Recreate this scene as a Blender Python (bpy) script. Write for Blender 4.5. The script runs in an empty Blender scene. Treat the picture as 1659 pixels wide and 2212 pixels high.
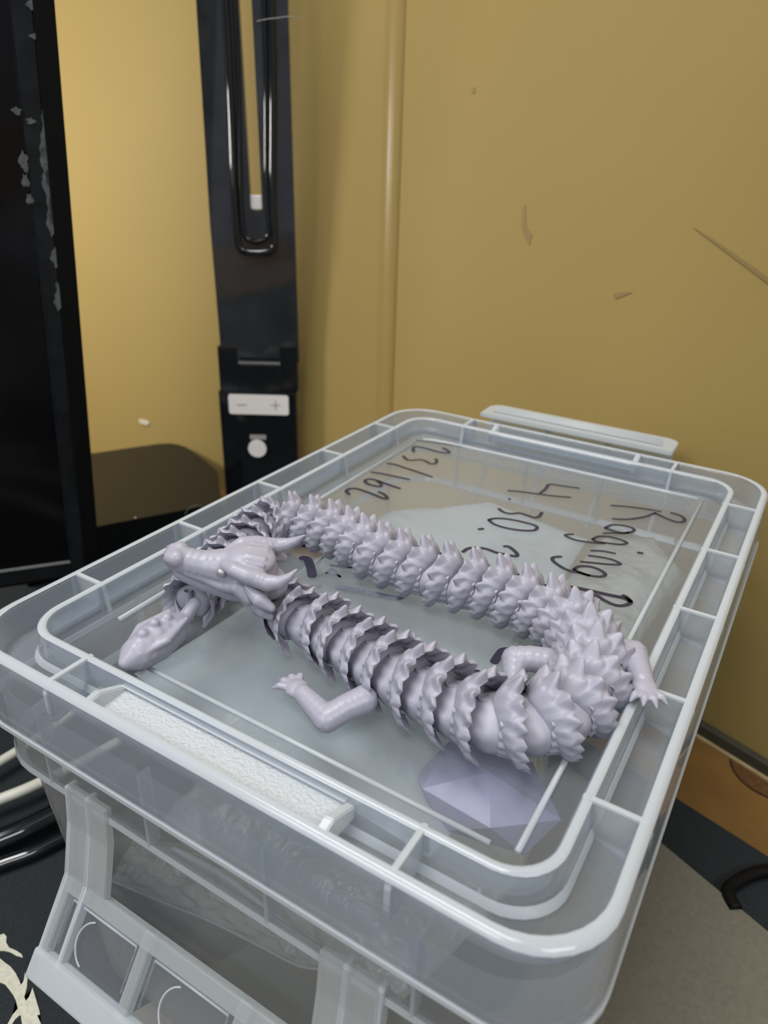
import bpy, bmesh, math, random
import numpy as np
from mathutils import Vector, Matrix
from math import sin, cos, pi, radians
random.seed(4); RNG = np.random.default_rng(4)
C = bpy.context.scene.collection
S = bpy.context.scene

# ------------------------------------------------------------------ camera
FPX, W, H = 1586.594, 1659, 2212
CAM = Vector((0.12580, -0.27153, 0.15848))
from mathutils import Euler
ROT = Euler((1.11667, -0.02628, 0.55095), 'XYZ').to_matrix()
cd = bpy.data.cameras.new('camera'); cam = bpy.data.objects.new('camera', cd); C.objects.link(cam)
cam.matrix_world = Matrix.Translation(CAM) @ ROT.to_4x4()
cd.sensor_fit = 'VERTICAL'; cd.sensor_height = 36; cd.sensor_width = 36
cd.lens = FPX / H * 36
cd.clip_start = .01; cd.clip_end = 20
cd.dof.use_dof = True; cd.dof.focus_distance = .275; cd.dof.aperture_fstop = 13
S.camera = cam
# ------------------------------------------------------------------ world / lights / exposure
S.view_settings.view_transform = 'Standard'; S.view_settings.look = 'None'
S.view_settings.gamma = 1; S.view_settings.exposure = 0.22
S.view_settings.use_curve_mapping = False
S.cycles.max_bounces = 8; S.cycles.transparent_max_bounces = 40; S.cycles.diffuse_bounces = 4
S.cycles.glossy_bounces = 4; S.cycles.transmission_bounces = 4
S.cycles.use_adaptive_sampling = True; S.cycles.adaptive_threshold = .02
S.cycles.caustics_reflective = False; S.cycles.caustics_refractive = False
S.cycles.use_denoising = True; S.cycles.sample_clamp_indirect = 6
wd = bpy.data.worlds.new('room_light'); S.world = wd; wd.use_nodes = True
bg = wd.node_tree.nodes['Background']; bg.inputs[0].default_value = (.86, .9, 1, 1); bg.inputs[1].default_value = .22

def area(name, loc, target, sx, sy, power, col):
    l = bpy.data.lights.new(name, 'AREA'); l.shape = 'RECTANGLE'; l.size = sx; l.size_y = sy
    l.energy = power; l.color = col
    o = bpy.data.objects.new(name, l); C.objects.link(o); o.location = loc
    o.rotation_euler = (Vector(target) - Vector(loc)).to_track_quat('-Z', 'Y').to_euler()
    return o
area('ceiling_light', (-.30, -.42, 1.75), (-.1, .0, 0), 1.2, .5, 22, (1, .985, .96))
area('ceiling_light_far', (1.75, -1.1, 1.9), (0, 0, 0), 1.2, .6, 17, (.96, .98, 1))
area('added_front_fill', (-.5, -1.9, 1.65), (0, 0, -.1), 1.2, .6, 17, (.98, .99, 1))  # added fill from behind the camera, brightens the front faces

# ------------------------------------------------------------------ pixel -> point on a real plane
def ray(px, py):
    return ROT @ Vector(((px - W / 2) / FPX, -(py - H / 2) / FPX, -1))
def onplane(px, py, p0, n):
    d = ray(px, py); n = Vector(n)
    return CAM + d * ((Vector(p0) - CAM).dot(n) / d.dot(n))
def onz(px, py, z): return onplane(px, py, (0, 0, z), (0, 0, 1))

# ------------------------------------------------------------------ materials
def newmat(name):
    m = bpy.data.materials.new(name); m.use_nodes = True
    nt = m.node_tree; nt.nodes.clear()
    out = nt.nodes.new('ShaderNodeOutputMaterial')
    return m, nt, out
def nd(nt, t, **k):
    n = nt.nodes.new(t)
    for a, b in k.items():
        if a.startswith('i_'): n.inputs[a[2:].replace('_', ' ')].default_value = b
        else: setattr(n, a, b)
    return n
def mth(nt, op, a, b=None, c=None):
    n = nt.nodes.new('ShaderNodeMath'); n.operation = op
    for i, v in enumerate((a, b, c)):
        if v is None: continue
        if isinstance(v, (int, float)): n.inputs[i].default_value = v
        else: nt.links.new(v, n.inputs[i])
    return n.outputs[0]
def solid(name, col, rough=.5, spec=.5, noise=0, nscale=200, bump=0, bscale=300, metal=0, coat=0, sss=0, col2=None, bdist=.0006):
    m, nt, out = newmat(name)
    b = nd(nt, 'ShaderNodeBsdfPrincipled'); nt.links.new(b.outputs[0], out.inputs[0])
    b.inputs['Roughness'].default_value = rough; b.inputs['Specular IOR Level'].default_value = spec
    b.inputs['Metallic'].default_value = metal; b.inputs['Coat Weight'].default_value = coat
    b.inputs['Coat Roughness'].default_value = .08
    if sss:
        b.inputs['Subsurface Weight'].default_value = sss; b.inputs['Subsurface Radius'].default_value = (.004, .0035, .004)
        b.inputs['Subsurface Scale'].default_value = .6
    c4 = (*col, 1)
    b.inputs['Base Color'].default_value = c4
    tc = nd(nt, 'ShaderNodeTexCoord')
    if noise:
        t = nd(nt, 'ShaderNodeTexNoise'); t.inputs['Scale'].default_value = nscale; t.inputs['Detail'].default_value = 5
        nt.links.new(tc.outputs['Object'], t.inputs['Vector'])
        r = nd(nt, 'ShaderNodeMix', data_type='RGBA')
        nt.links.new(t.outputs['Fac'], r.inputs['Factor'])
        k = 1 - noise
        r.inputs['A'].default_value = (col[0] * k, col[1] * k, col[2] * k, 1)
        r.inputs['B'].default_value = (*(col2 or [min(1, c * (1 + noise)) for c in col]), 1)
        nt.links.new(r.outputs['Result'], b.inputs['Base Color'])
    if bump:
        t = nd(nt, 'ShaderNodeTexNoise'); t.inputs['Scale'].default_value = bscale; t.inputs['Detail'].default_value = 4
        nt.links.new(tc.outputs['Object'], t.inputs['Vector'])
        u = nd(nt, 'ShaderNodeBump'); u.inputs['Strength'].default_value = bump; u.inputs['Distance'].default_value = bdist
        nt.links.new(t.outputs['Fac'], u.inputs['Height']); nt.links.new(u.outputs[0], b.inputs['Normal'])
    return m
def plastic(name, k, scat=(.80, .84, .88), tint=(.97, .985, 1), rough=.12, bump=0, bscale=60, ior=1.45, gloss=1.0, bdist=.001, detail=3):
    """translucent polypropylene: the haze grows with the length of the path through the wall (k / cos)"""
    m, nt, out = newmat(name)
    g = nd(nt, 'ShaderNodeNewGeometry')
    dt = nd(nt, 'ShaderNodeVectorMath', operation='DOT_PRODUCT')
    nt.links.new(g.outputs['Incoming'], dt.inputs[0]); nt.links.new(g.outputs['True Normal'], dt.inputs[1])
    cs = mth(nt, 'MAXIMUM', mth(nt, 'ABSOLUTE', dt.outputs['Value']), .12)
    e = mth(nt, 'SUBTRACT', 1.0, mth(nt, 'POWER', math.e, mth(nt, 'DIVIDE', -k, cs)))
    tr = nd(nt, 'ShaderNodeBsdfTransparent'); tr.inputs[0].default_value = (*tint, 1)
    df = nd(nt, 'ShaderNodeBsdfDiffuse'); df.inputs[0].default_value = (*scat, 1)
    tl = nd(nt, 'ShaderNodeBsdfTranslucent'); tl.inputs[0].default_value = (*scat, 1)
    m1 = nd(nt, 'ShaderNodeMixShader'); m1.inputs[0].default_value = .45
    nt.links.new(df.outputs[0], m1.inputs[1]); nt.links.new(tl.outputs[0], m1.inputs[2])
    m2 = nd(nt, 'ShaderNodeMixShader'); nt.links.new(e, m2.inputs[0])
    nt.links.new(tr.outputs[0], m2.inputs[1]); nt.links.new(m1.outputs[0], m2.inputs[2])
    gl = nd(nt, 'ShaderNodeBsdfGlossy'); gl.inputs['Roughness'].default_value = rough
    # Schlick reflectance of one face (the same from both sides of a thin wall)
    fr = mth(nt, 'ADD', .035, mth(nt, 'MULTIPLY', .93, mth(nt, 'POWER', mth(nt, 'SUBTRACT', 1.0, cs), 5.0)))
    m3 = nd(nt, 'ShaderNodeMixShader'); nt.links.new(mth(nt, 'MULTIPLY', fr, gloss), m3.inputs[0])
    nt.links.new(m2.outputs[0], m3.inputs[1]); nt.links.new(gl.outputs[0], m3.inputs[2])
    if bump:
        tc = nd(nt, 'ShaderNodeTexCoord')
        t = nd(nt, 'ShaderNodeTexNoise'); t.inputs['Scale'].default_value = bscale; t.inputs['Detail'].default_value = detail
        nt.links.new(tc.outputs['Object'], t.inputs['Vector'])
        u = nd(nt, 'ShaderNodeBump'); u.inputs['Strength'].default_value = bump; u.inputs['Distance'].default_value = bdist
        nt.links.new(t.outputs['Fac'], u.inputs['Height'])
        for q in (gl, df): nt.links.new(u.outputs[0], q.inputs['Normal'])
    nt.links.new(m3.outputs[0], out.inputs[0])
    return m
M_TAN = solid('tan_painted_metal', (.365, .262, .088), .62, .2, noise=.05, nscale=9, bump=.08, bscale=700, bdist=.0004)
M_TANP = solid('tan_moulding', (.35, .247, .082), .3, .5, noise=.05, nscale=30)
M_SCUFF = solid('scuff_brown', (.275, .19, .064), .6)
M_CHIP = solid('paint_chip_white', (.62, .56, .44), .6, noise=.3, nscale=300)
M_GLOSS = solid('gloss_black', (.006, .008, .010), .07, .6, coat=.3, noise=.5, nscale=40)
M_BLOCK = solid('satin_black_block', (.006, .007, .008), .10, .28, noise=.5, nscale=40)
M_ARM = solid('gloss_black_arm', (.006, .008, .010), .06, .6, coat=.3, noise=.9, nscale=22, col2=(.055, .062, .072))  # pale blue-grey mottling paints reflections into the black
M_DUSTY = solid('dusty_black', (.008, .010, .012), .25, .25, noise=.8, nscale=60, col2=(.025, .03, .034))
M_SCREEN = solid('dark_screen', (.004, .004, .005), .16, .3)
M_DUST = solid('dust_grey', (.32, .33, .32), .9, .1, noise=.5, nscale=700)
M_PAD = solid('white_sticker_and_glint', (.93, .90, .87), .5)
M_PADMARK = solid('pale_grey_print', (.52, .50, .49), .5)
M_STEEL = solid('bright_steel', (.75, .74, .72), .22, .5, metal=1)
M_MAT = solid('black_mat_cloth', (.020, .025, .028), .8, .2, noise=.55, nscale=900, bump=.5, bscale=1600)
M_PRINT = solid('cream_print', (.55, .54, .44), .7, .2, noise=.3, nscale=500)
M_BOARD = solid('grey_speckled_board', (.175, .16, .125), .6, .3, noise=.25, nscale=420, bump=.1, bscale=500)
M_WOOD = solid('brown_desk', (.185, .098, .027), .6, .3, noise=.35, nscale=35)
M_STAMP = solid('dark_brown_stamp', (.11, .05, .02), .7, .2, noise=.5, nscale=320, col2=(.18, .09, .035))
M_STAMPL = solid('stamp_line', (.045, .022, .012), .7, .2)
M_RAIL = solid('dark_rail', (.055, .052, .040), .45, .4, noise=.3, nscale=80)
M_RAILB = solid('worn_rail_edge', (.40, .30, .15), .5, noise=.4, nscale=120)
M_RUBBER = solid('black_rubber', (.005, .005, .005), .5, .15)
M_CABLE = solid('white_cable', (.62, .62, .54), .38)
M_DRAGON = solid('lavender_resin', (.395, .388, .460), .36, .5, bump=.12, bscale=420, sss=.18, bdist=.0006)
M_EYE = solid('clear_eye', (.28, .27, .31), .04, .8, coat=1)
M_LAV = solid('lavender_piece', (.30, .29, .42), .35, .5, noise=.15, nscale=30)
M_INK = solid('marker_ink', (.022, .020, .042), .4, .4, noise=.6, nscale=700, col2=(.055, .052, .085))
M_INKSHADOW = solid('grey_ink_shadow', (.15, .16, .20), .5, .3, noise=.5, nscale=500)  # grey painted for the shadows that the writing casts below
P_CLEAR = plastic('clear_plastic', .07)
P_LID = plastic('lid_plastic', .125, scat=(.76, .83, .92), rough=.07, gloss=1.3, bump=.10, bscale=30)
P_FLOOR = plastic('lid_panel_plastic', .075, scat=(.74, .80, .88), rough=.10, bump=.12, bscale=45)
P_RAIL = plastic('milky_plastic', .95, scat=(.84, .88, .91), rough=.12)
P_RIB = plastic('rib_plastic', .3, scat=(.80, .85, .90))
P_BODY = plastic('body_plastic', .085, scat=(.80, .82, .82), rough=.22, bump=.05, bscale=50)
P_HANDLE = plastic('handle_plastic', .40, scat=(.76, .78, .77), rough=.25)
P_HANDLE2 = plastic('clear_handle_plastic', .7, scat=(.76, .80, .82), rough=.18)
P_FROST = plastic('frosted_plastic', 2.2, scat=(.90, .93, .95), rough=.28, bump=1, bscale=900, bdist=.0012)
P_BAG = plastic('pale_bag_film', .6, scat=(.76, .82, .83), rough=.25, bump=.7, bscale=28, bdist=.004, detail=5)
P_ZIP = plastic('zip_bag_film', .6, scat=(.84, .86, .84), rough=.12, bump=1, bscale=120, bdist=.004, detail=6, gloss=3)
P_BAGC = plastic('clear_bag_film', .5, scat=(.76, .78, .73), rough=.13, bump=1, bscale=60, bdist=.006, detail=6, gloss=2.6)

# ------------------------------------------------------------------ mesh helpers
def mesh(name, v, f, mat, parent=None, smooth=True, mats=None, fm=None):
    me = bpy.data.meshes.new(name); me.from_pydata([tuple(p) for p in v], [], f); me.update()
    if mats:
        for q in mats: me.materials.append(q)
        me.polygons.foreach_set('material_index', fm)
    else: me.materials.append(mat)
    if smooth: me.polygons.foreach_set('use_smooth', [True] * len(f))
    o = bpy.data.objects.new(name, me); C.objects.link(o)
    if parent: o.parent = parent
    return o
def frombm(name, bm, mat, parent=None, smooth=False):
    bmesh.ops.recalc_face_normals(bm, faces=bm.faces)
    me = bpy.data.meshes.new(name); bm.to_mesh(me); bm.free(); me.materials.append(mat)
    if smooth: me.polygons.foreach_set('use_smooth', [True] * len(me.polygons))
    o = bpy.data.objects.new(name, me); C.objects.link(o)
    if parent: o.parent = parent
    return o
def thing(name, label, cat, loc=(0, 0, 0), group=None):
    o = bpy.data.objects.new(name, None); C.objects.link(o); o.location = loc; o.empty_display_size = .02
    return tag(o, label, cat, group)
def tag(o, label, cat, group=None):
    o['label'] = label; o['category'] = cat
    if group: o['group'] = group
    return o
def struct(o): o['kind'] = 'structure'; return o
def rel(parent, pts):          # world points -> the parent's local space (parents carry location only)
    off = Vector((0, 0, 0))
    while parent: off += parent.location; parent = parent.parent
    return [Vector(p) - off for p in pts]
def addbox(bm, o, ax, ay, az, bev=0):
    """box with corner o and edge vectors ax ay az"""
    o, ax, ay, az = map(Vector, (o, ax, ay, az))
    vs = [bm.verts.new(o + ax * i + ay * j + az * k) for k in (0, 1) for j in (0, 1) for i in (0, 1)]
    fs = [bm.faces.new([vs[i] for i in q]) for q in ((0, 2, 3, 1), (4, 5, 7, 6), (0, 1, 5, 4), (2, 6, 7, 3), (0, 4, 6, 2), (1, 3, 7, 5))]
    if bev:
        es = list({e for f in fs for e in f.edges})
        bmesh.ops.bevel(bm, geom=es, offset=bev, segments=2, affect='EDGES', profile=.6)
def box(name, lo, hi, mat, parent=None, bev=0):
    lo, hi = rel(parent, [lo, hi]); d = hi - lo
    bm = bmesh.new(); addbox(bm, lo, (d.x, 0, 0), (0, d.y, 0), (0, 0, d.z), bev)
    return frombm(name, bm, mat, parent)
def obox(name, o, ax, ay, az, mat, parent=None, bev=0):
    o, = rel(parent, [o]); bm = bmesh.new(); addbox(bm, o, ax, ay, az, bev)
    return frombm(name, bm, mat, parent)
def prism(name, pts, d, mat, parent=None, smooth=False, bev=0):
    """polygon (world points) extruded by vector d"""
    pts = rel(parent, pts); n = len(pts); d = Vector(d)
    bm = bmesh.new(); a = [bm.verts.new(p) for p in pts]; b = [bm.verts.new(p + d) for p in pts]
    bm.faces.new(a); bm.faces.new(b[::-1])
    for i in range(n): bm.faces.new((a[i], b[i], b[(i + 1) % n], a[(i + 1) % n]))
    if bev:
        es = [e for e in bm.edges]
        bmesh.ops.bevel(bm, geom=es, offset=bev, segments=2, affect='EDGES')
    return frombm(name, bm, mat, parent, smooth)
def tube(name, pts, r, mat, parent=None, n=10, closed=False, res=6, flat=1.0):
    """smooth tube through points; r number or list"""
    pts = rel(parent, pts); P = [np.array(p) for p in pts]; k = len(P)
    rr = r if isinstance(r, (list, tuple)) else [r] * k
    Q, RR = [], []
    if k == 2: Q = P; RR = list(rr)
    else:
        for i in range(k - 1 if not closed else k):
            p0, p1, p2, p3 = (P[(i + j) % k] if closed else P[min(max(i + j, 0), k - 1)] for j in (-1, 0, 1, 2))
            for s in range(res):
                t = s / res
                Q.append(.5 * (2 * p1 + (p2 - p0) * t + (2 * p0 - 5 * p1 + 4 * p2 - p3) * t * t + (3 * p1 - p0 - 3 * p2 + p3) * t ** 3))
                RR.append(rr[i] * (1 - t) + rr[(i + 1) % k] * t)
        if not closed: Q.append(P[-1]); RR.append(rr[-1])
    v, f = [], []; m = len(Q); up = np.array((0, 0, 1.))
    for i in range(m):
        t = (Q[(i + 1) % m] - Q[i - 1]) if closed else Q[min(i + 1, m - 1)] - Q[max(i - 1, 0)]
        t = t / (np.linalg.norm(t) + 1e-12)
        a = np.cross(t, up)
        if np.linalg.norm(a) < .05: a = np.cross(t, (1., 0, 0))
        a /= np.linalg.norm(a); b = np.cross(a, t)
        for j in range(n):
            w = 2 * pi * j / n; v.append(Q[i] + RR[i] * (cos(w) * a + flat * sin(w) * b))
    for i in range(m if closed else m - 1):
        for j in range(n):
            f.append((i * n + j, i * n + (j + 1) % n, ((i + 1) % m) * n + (j + 1) % n, ((i + 1) % m) * n + j))
    if not closed: f.append(tuple(range(n))[::-1]); f.append(tuple((m - 1) * n + j for j in range(n)))
    return mesh(name, v, f, mat, parent)

# ================================================================== SETTING
ZD = -.200                                            # desk top
# right wall: vertical plane through two points measured on its foot
w0 = onz(1520, 1555, -.19); w1 = onz(1659, 1638, -.19)
wd_ = Vector((w0.x - w1.x, w0.y - w1.y, 0)).normalized()   # runs to the left / away
wn = Vector((wd_.y, -wd_.x, 0))
if wn.dot(CAM - w0) < 0: wn = -wn
def onwall(px, py): return onplane(px, py, w0, wn)
seam = onwall(838, 700); seam.z = 0                   # the bend between both walls
ld = Vector((-.996, -.035, 0)).normalized(); ln = Vector((-ld.y, ld.x, 0))
if ln.dot(CAM - seam) < 0: ln = -ln
def onleft(px, py): return onplane(px, py, seam, ln)
def wallslab(name, a, b, z0, z1, n, mat):
    bm = bmesh.new(); addbox(bm, Vector((a.x, a.y, z0)) - n * .02, (b - a), n * .02, (0, 0, z1 - z0))
    return struct(frombm(name, bm, mat))
R_END = Vector((w1.x, w1.y, 0)) - wd_ * .9
wr = wallslab('wall_right', R_END, seam, ZD - .02, .9, wn, M_TAN)
wl = wallslab('wall_left', seam, seam + ld * 1.3, ZD - .02, .9, ln, M_TAN)
# vertical moulding strips where the two panels meet
def vstrip(name, px, py, w, d, side=1, mat=M_TANP):
    p = onwall(px, py); q = []
    n = 12
    sec = [(w * cos(pi * i / n), d * sin(pi * i / n)) for i in range(n + 1)]
    pts = [Vector((p.x, p.y, ZD)) + wd_ * s[0] + wn * (s[1] - .001) for s in sec]
    return struct(prism(name, pts, (0, 0, 1.1), mat, smooth=False))
vstrip('trim_1', 850, 300, .011, .007)
vstrip('trim_2', 800, 300, .012, .009)
vstrip('trim_3', 745, 300, .003, .0035, mat=M_SCUFF)
# dark rail along the foot of the right wall with a worn lower edge
ra = w0 + wd_ * .30; rb = w0 - wd_ * .5
struct(obox('trim_4', Vector((rb.x, rb.y, -.1985)) + wn * .0005, ra - rb, wn * .006, (0, 0, .0085), M_RAIL, bev=.001))
struct(obox('trim_5', Vector((rb.x, rb.y, -.2)) + wn * .0005, ra - rb, wn * .0085, (0, 0, .0015), M_RAILB))
# wear on the walls (pieces of the wall)
def decal(name, pts, n, mat, parent, t=.0004):
    prism(name, pts, n * t, mat, parent)
decal('scratch', [onwall(*q) for q in ((1500, 492), (1530, 508), (1600, 556), (1662, 600), (1662, 614), (1598, 566), (1530, 515))], wn, M_SCUFF, wr)
decal('scuff', [onwall(*q) for q in ((1130, 445), (1136, 442), (1138, 490), (1150, 505), (1145, 528), (1139, 520), (1128, 490))], wn, M_SCUFF, wr)
decal('scuff', [onwall(*q) for q in ((1326, 634), (1350, 630), (1366, 632), (1345, 640), (1330, 646))], wn, M_SCUFF, wr)
decal('scuff', [onwall(*q) for q in ((1019, 192), (1027, 187), (1028, 199), (1022, 201))], wn, M_SCUFF, wr)
cc = onleft(312, 912)
decal('paint_chip', [cc + ld * (.0085 * cos(a) * (1 + .12 * sin(3 * a))) + Vector((0, 0, .0035 * sin(a) * (1 + .2 * cos(2 * a)))) for a in np.linspace(0, 2 * pi, 18)[:-1]], ln, M_CHIP, wl, t=.0012)
# desk
dk = thing('desk', 'brown wooden desk top under everything', 'desk', (0, 0, ZD))
box('desk_top', (-1.3, -.9, ZD - .018), (.8, .9, ZD), M_WOOD, dk)
sc = onz(1668, 1668, ZD); ro = (onz(1576, 1640, ZD) - sc).length
def disc(name, c, r0, r1, h, mat, parent, n=64):
    v, f = [], []
    c = c - parent.location
    for i in range(n):
        a = 2 * pi * i / n; e = Vector((cos(a), sin(a), 0))
        v += [c + e * r0, c + e * r1, c + e * r1 + Vector((0, 0, h)), c + e * r0 + Vector((0, 0, h))]
    for i in range(n):
        j = (i + 1) % n
        for k in range(4): f.append((4 * i + k, 4 * i + (k + 1) % 4, 4 * j + (k + 1) % 4, 4 * j + k))
    return mesh(name, v, f, mat, parent, smooth=False)
disc('stamp_ring', sc, ro * .95, ro, .0004, M_STAMPL, dk)
disc('stamp_field', sc, ro * .45, ro * .93, .0003, M_STAMP, dk)
# mat
ma, mb = onz(1470, 1730, ZD + .002), onz(1659, 1850, ZD + .002)
mdir = (mb - ma).normalized(); mside = Vector((mdir.y, -mdir.x, 0))
if mside.dot(CAM - ma) < 0: mside = -mside
mt = thing('desk_mat', 'large black cloth desk mat with cream print, under the plastic box', 'mat', (0, 0, ZD))
p = ma - mdir * .62
prism('mat_sheet', [p, p + mdir * 1.1, p + mdir * 1.1 + mside * .62, p + mside * .62], (0, 0, -.002 + .00005), M_MAT, mt)
def dec2(polys):
    bm = bmesh.new()
    for pl in polys:
        pts = rel(mt, [onz(x * .1808, 1912 + y * .1808, ZD + .0021) for x, y in pl])
        a = [bm.verts.new(q) for q in pts]; b = [bm.verts.new(q + Vector((0, 0, .0004))) for q in pts]
        bm.faces.new(a); bm.faces.new(b[::-1])
        for i in range(len(a)): bm.faces.new((a[i], b[i], b[(i + 1) % len(a)], a[(i + 1) % len(a)]))
    bmesh.ops.triangulate(bm, faces=bm.faces[:])
    return frombm('printed_artwork', bm, M_PRINT, mt)
dec2([[(-200, 560), (-60, 640), (0, 600), (50, 585), (80, 620), (75, 690), (110, 750), (200, 790), (260, 830), (275, 870), (200, 850), (120, 805), (50, 790), (0, 790), (-200, 760)],
      [(-200, 900), (0, 880), (60, 930), (130, 980), (190, 1060), (240, 1160), (250, 1200), (285, 1150), (300, 1050), (330, 1130), (322, 1230), (292, 1340), (310, 1390), (350, 1340), (390, 1230), (410, 1300), (440, 1400), (470, 1500), (480, 1555), (445, 1560), (490, 1660), (430, 1900), (300, 1900), (270, 1700), (250, 1560), (235, 1560), (180, 1610), (60, 1800), (40, 1760), (150, 1560), (215, 1480), (190, 1380), (160, 1320), (110, 1250), (60, 1190), (0, 1165), (-200, 1150)]])
# grey board on the mat
ga, gb = onz(1424, 1815, ZD + .006), onz(1659, 2010, ZD + .006)
gdir = (gb - ga).normalized(); gs = Vector((gdir.y, -gdir.x, 0))
if gs.dot(CAM - ga) < 0: gs = -gs
gp = ga - gdir * .075
gb_ = prism('grey_board', [gp, gp + gdir * .42, gp + gdir * .42 + gs * .34, gp + gs * .34], (0, 0, -.0038), M_BOARD, bev=.0006)
tag(gb_, 'grey speckled flat board beside the right of the plastic box', 'board')
# black cable lying on the mat behind the board
tag(tube('black_cable', [onz(x, y, ZD + .006) for x, y in ((1760, 1895), (1690, 1880), (1640, 1884), (1600, 1900), (1572, 1925), (1590, 1965))], .0035, M_RUBBER),
    'black cable looping on the dark mat behind the grey board', 'cable')

# ================================================================== MONITOR (left edge)
mb0 = CAM + ray(213, 1180) * .585
hd = Vector((.5368, .8419, -.0559)).normalized()               # along the screen
uu = Vector((.1546, -.0329, .9874)); uu = (uu - hd * uu.dot(hd)).normalized()
nn = hd.cross(uu)                                             # towards the viewer
if nn.dot(CAM - mb0) < 0: nn = -nn
hn = Vector((nn.x, nn.y, 0)).normalized()
def mon(px, py, off=0): return onplane(px, py, mb0 + nn * off, nn)
def mc(p): q = p - mb0; return q.dot(hd), q.dot(uu)
x_fr, _ = mc(mon(213, 1180))
x_bz, _ = mc(mon(180, 1180)); x_sc, y_sc = mc(mon(152, 1214))
y_b = y_sc - .016
mo = thing('monitor', 'black monitor with dusty bezel and dark screen at left', 'monitor', (mb0.x, mb0.y, ZD))
MW, MH = .50, .62
def mbox(name, x0, x1, y0, y1, d0, d1, mat, bev=0, par=mo):
    o = mb0 + hd * x0 + uu * y0 + nn * d0
    return obox(name, o, hd * (x1 - x0), uu * (y1 - y0), nn * (d1 - d0), mat, par, bev)
mbox('back_shell', x_fr - MW, x_fr, y_b, y_b + MH, -.030, -.006, M_GLOSS, .003)
mbox('frame', x_bz, x_fr, y_b, y_b + MH, -.006, 0, M_RUBBER, .001)
mbox('frame', x_fr - MW, x_bz, y_b, y_b + .004, -.006, 0, M_RUBBER, .001)
mbox('bezel', x_sc, x_bz, y_b + .004, y_b + MH, -.006, -.001, M_DUSTY, .0008)
mbox('bezel', x_fr - MW, x_sc, y_b + .004, y_sc, -.006, -.001, M_DUSTY, .0008)
mbox('screen', x_fr - MW, x_sc - .0006, y_sc + .0006, y_b + MH, -.006, -.0026, M_SCREEN)
mbox('dust_line', x_fr - MW, x_sc, y_sc - .0014, y_sc + .0008, -.001, -.0006, M_DUST)
mbox('dust_line', x_sc - .0004, x_sc + .0006, y_sc, y_sc + .22, -.001, -.0006, M_DUSTY)
# dried smears on the bezel and specks
M_SMEAR = solid('dried_smear', (.12, .135, .14), .75, .2, noise=.7, nscale=260)
for (px, py, a, b) in ((36, 240, 5, 5), (105, 300, 9, 40), (110, 360, 9, 50), (112, 420, 9, 45), (118, 470, 8, 34), (102, 250, 6, 8), (78, 12, 8, 9), (66, 262, 5, 4), (52, 350, 5, 14), (55, 390, 4, 10), (128, 560, 8, 24), (132, 640, 8, 26), (64, 430, 4, 8), (84, 80, 8, 5)):
    bm = bmesh.new()
    c = mon(px, py); cx, cy = mc(c); k = .585 / FPX
    ang = np.linspace(0, 2 * pi, 41)[:-1]; ph = RNG.random() * 6
    vs = [bm.verts.new(rel(mo, [mb0 + hd * (cx + a * k * 1.3 * cos(t) * (1 + .3 * sin(3 * t + ph) + .15 * sin(11 * t + 2 * ph))) + uu * (cy + b * k * sin(t) * (1 + .2 * cos(4 * t + ph) + .12 * sin(9 * t + ph))) - nn * .0004])[0]) for t in ang]
    vt = [bm.verts.new(v.co - nn * .0004) for v in vs]
    bm.faces.new(vs); bm.faces.new(vt[::-1])
    for i in range(len(vs)): bm.faces.new((vs[i], vt[i], vt[(i + 1) % len(vs)], vs[(i + 1) % len(vs)]))
    frombm('smear', bm, M_SMEAR, mo)
nk = mb0 + hd * (x_fr - .25)
obox('base', Vector((nk.x, nk.y, ZD + .0022)) - hn * .16 - hd * .02, Vector((hd.x, hd.y, 0)) * .10, hn * .16, (0, 0, .010), M_GLOSS, mo, .002)
obox('neck', Vector((nk.x, nk.y, ZD + .0122)) - hn * .08, hd * .06, -hn * .012, (0, 0, .2), M_GLOSS, mo, .002)
obox('neck_mount', Vector((nk.x, nk.y, ZD + .16)) - hn * .082, hd * .06, hn * .052, (0, 0, .05), M_GLOSS, mo, .002)
# low glossy black block behind the monitor, rounded at its far corner
zt = -.152
bp = [onz(x, y, zt) for x, y in ((470, 1017), (440, 993), (415, 974), (400, 965), (388, 960), (370, 957), (340, 958), (215, 977))]
far = bp[-1] + (bp[-1] - bp[-2]) * .9
nr0, nr1 = onz(478, 1087, zt), onz(196, 1141, zt)
blk = thing('black_block', 'low glossy black block with dust behind monitor and lamp', 'block', (nr0.x - .1, nr0.y, ZD))
prism('block_body', [nr0] + bp + [far, nr1 + (nr1 - nr0) * .5], (0, 0, -(zt - ZD - .0022)), M_BLOCK, blk, bev=.0012)
# dust specks and a hair on the foot
v = onz(290, 1119, zt); M_SPECK = solid('pale_speck', (.6, .55, .4), .7)
obox('dust_speck', v, (.0016, 0, 0), (0, .0012, 0), (0, 0, .0008), M_SPECK, blk)
tube('hair', [onz(400, 1112, zt + .001), onz(408, 1098, zt + .008), onz(425, 1092, zt + .010), onz(445, 1096, zt + .004)], .00018, M_DUST, blk, n=5)

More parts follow.
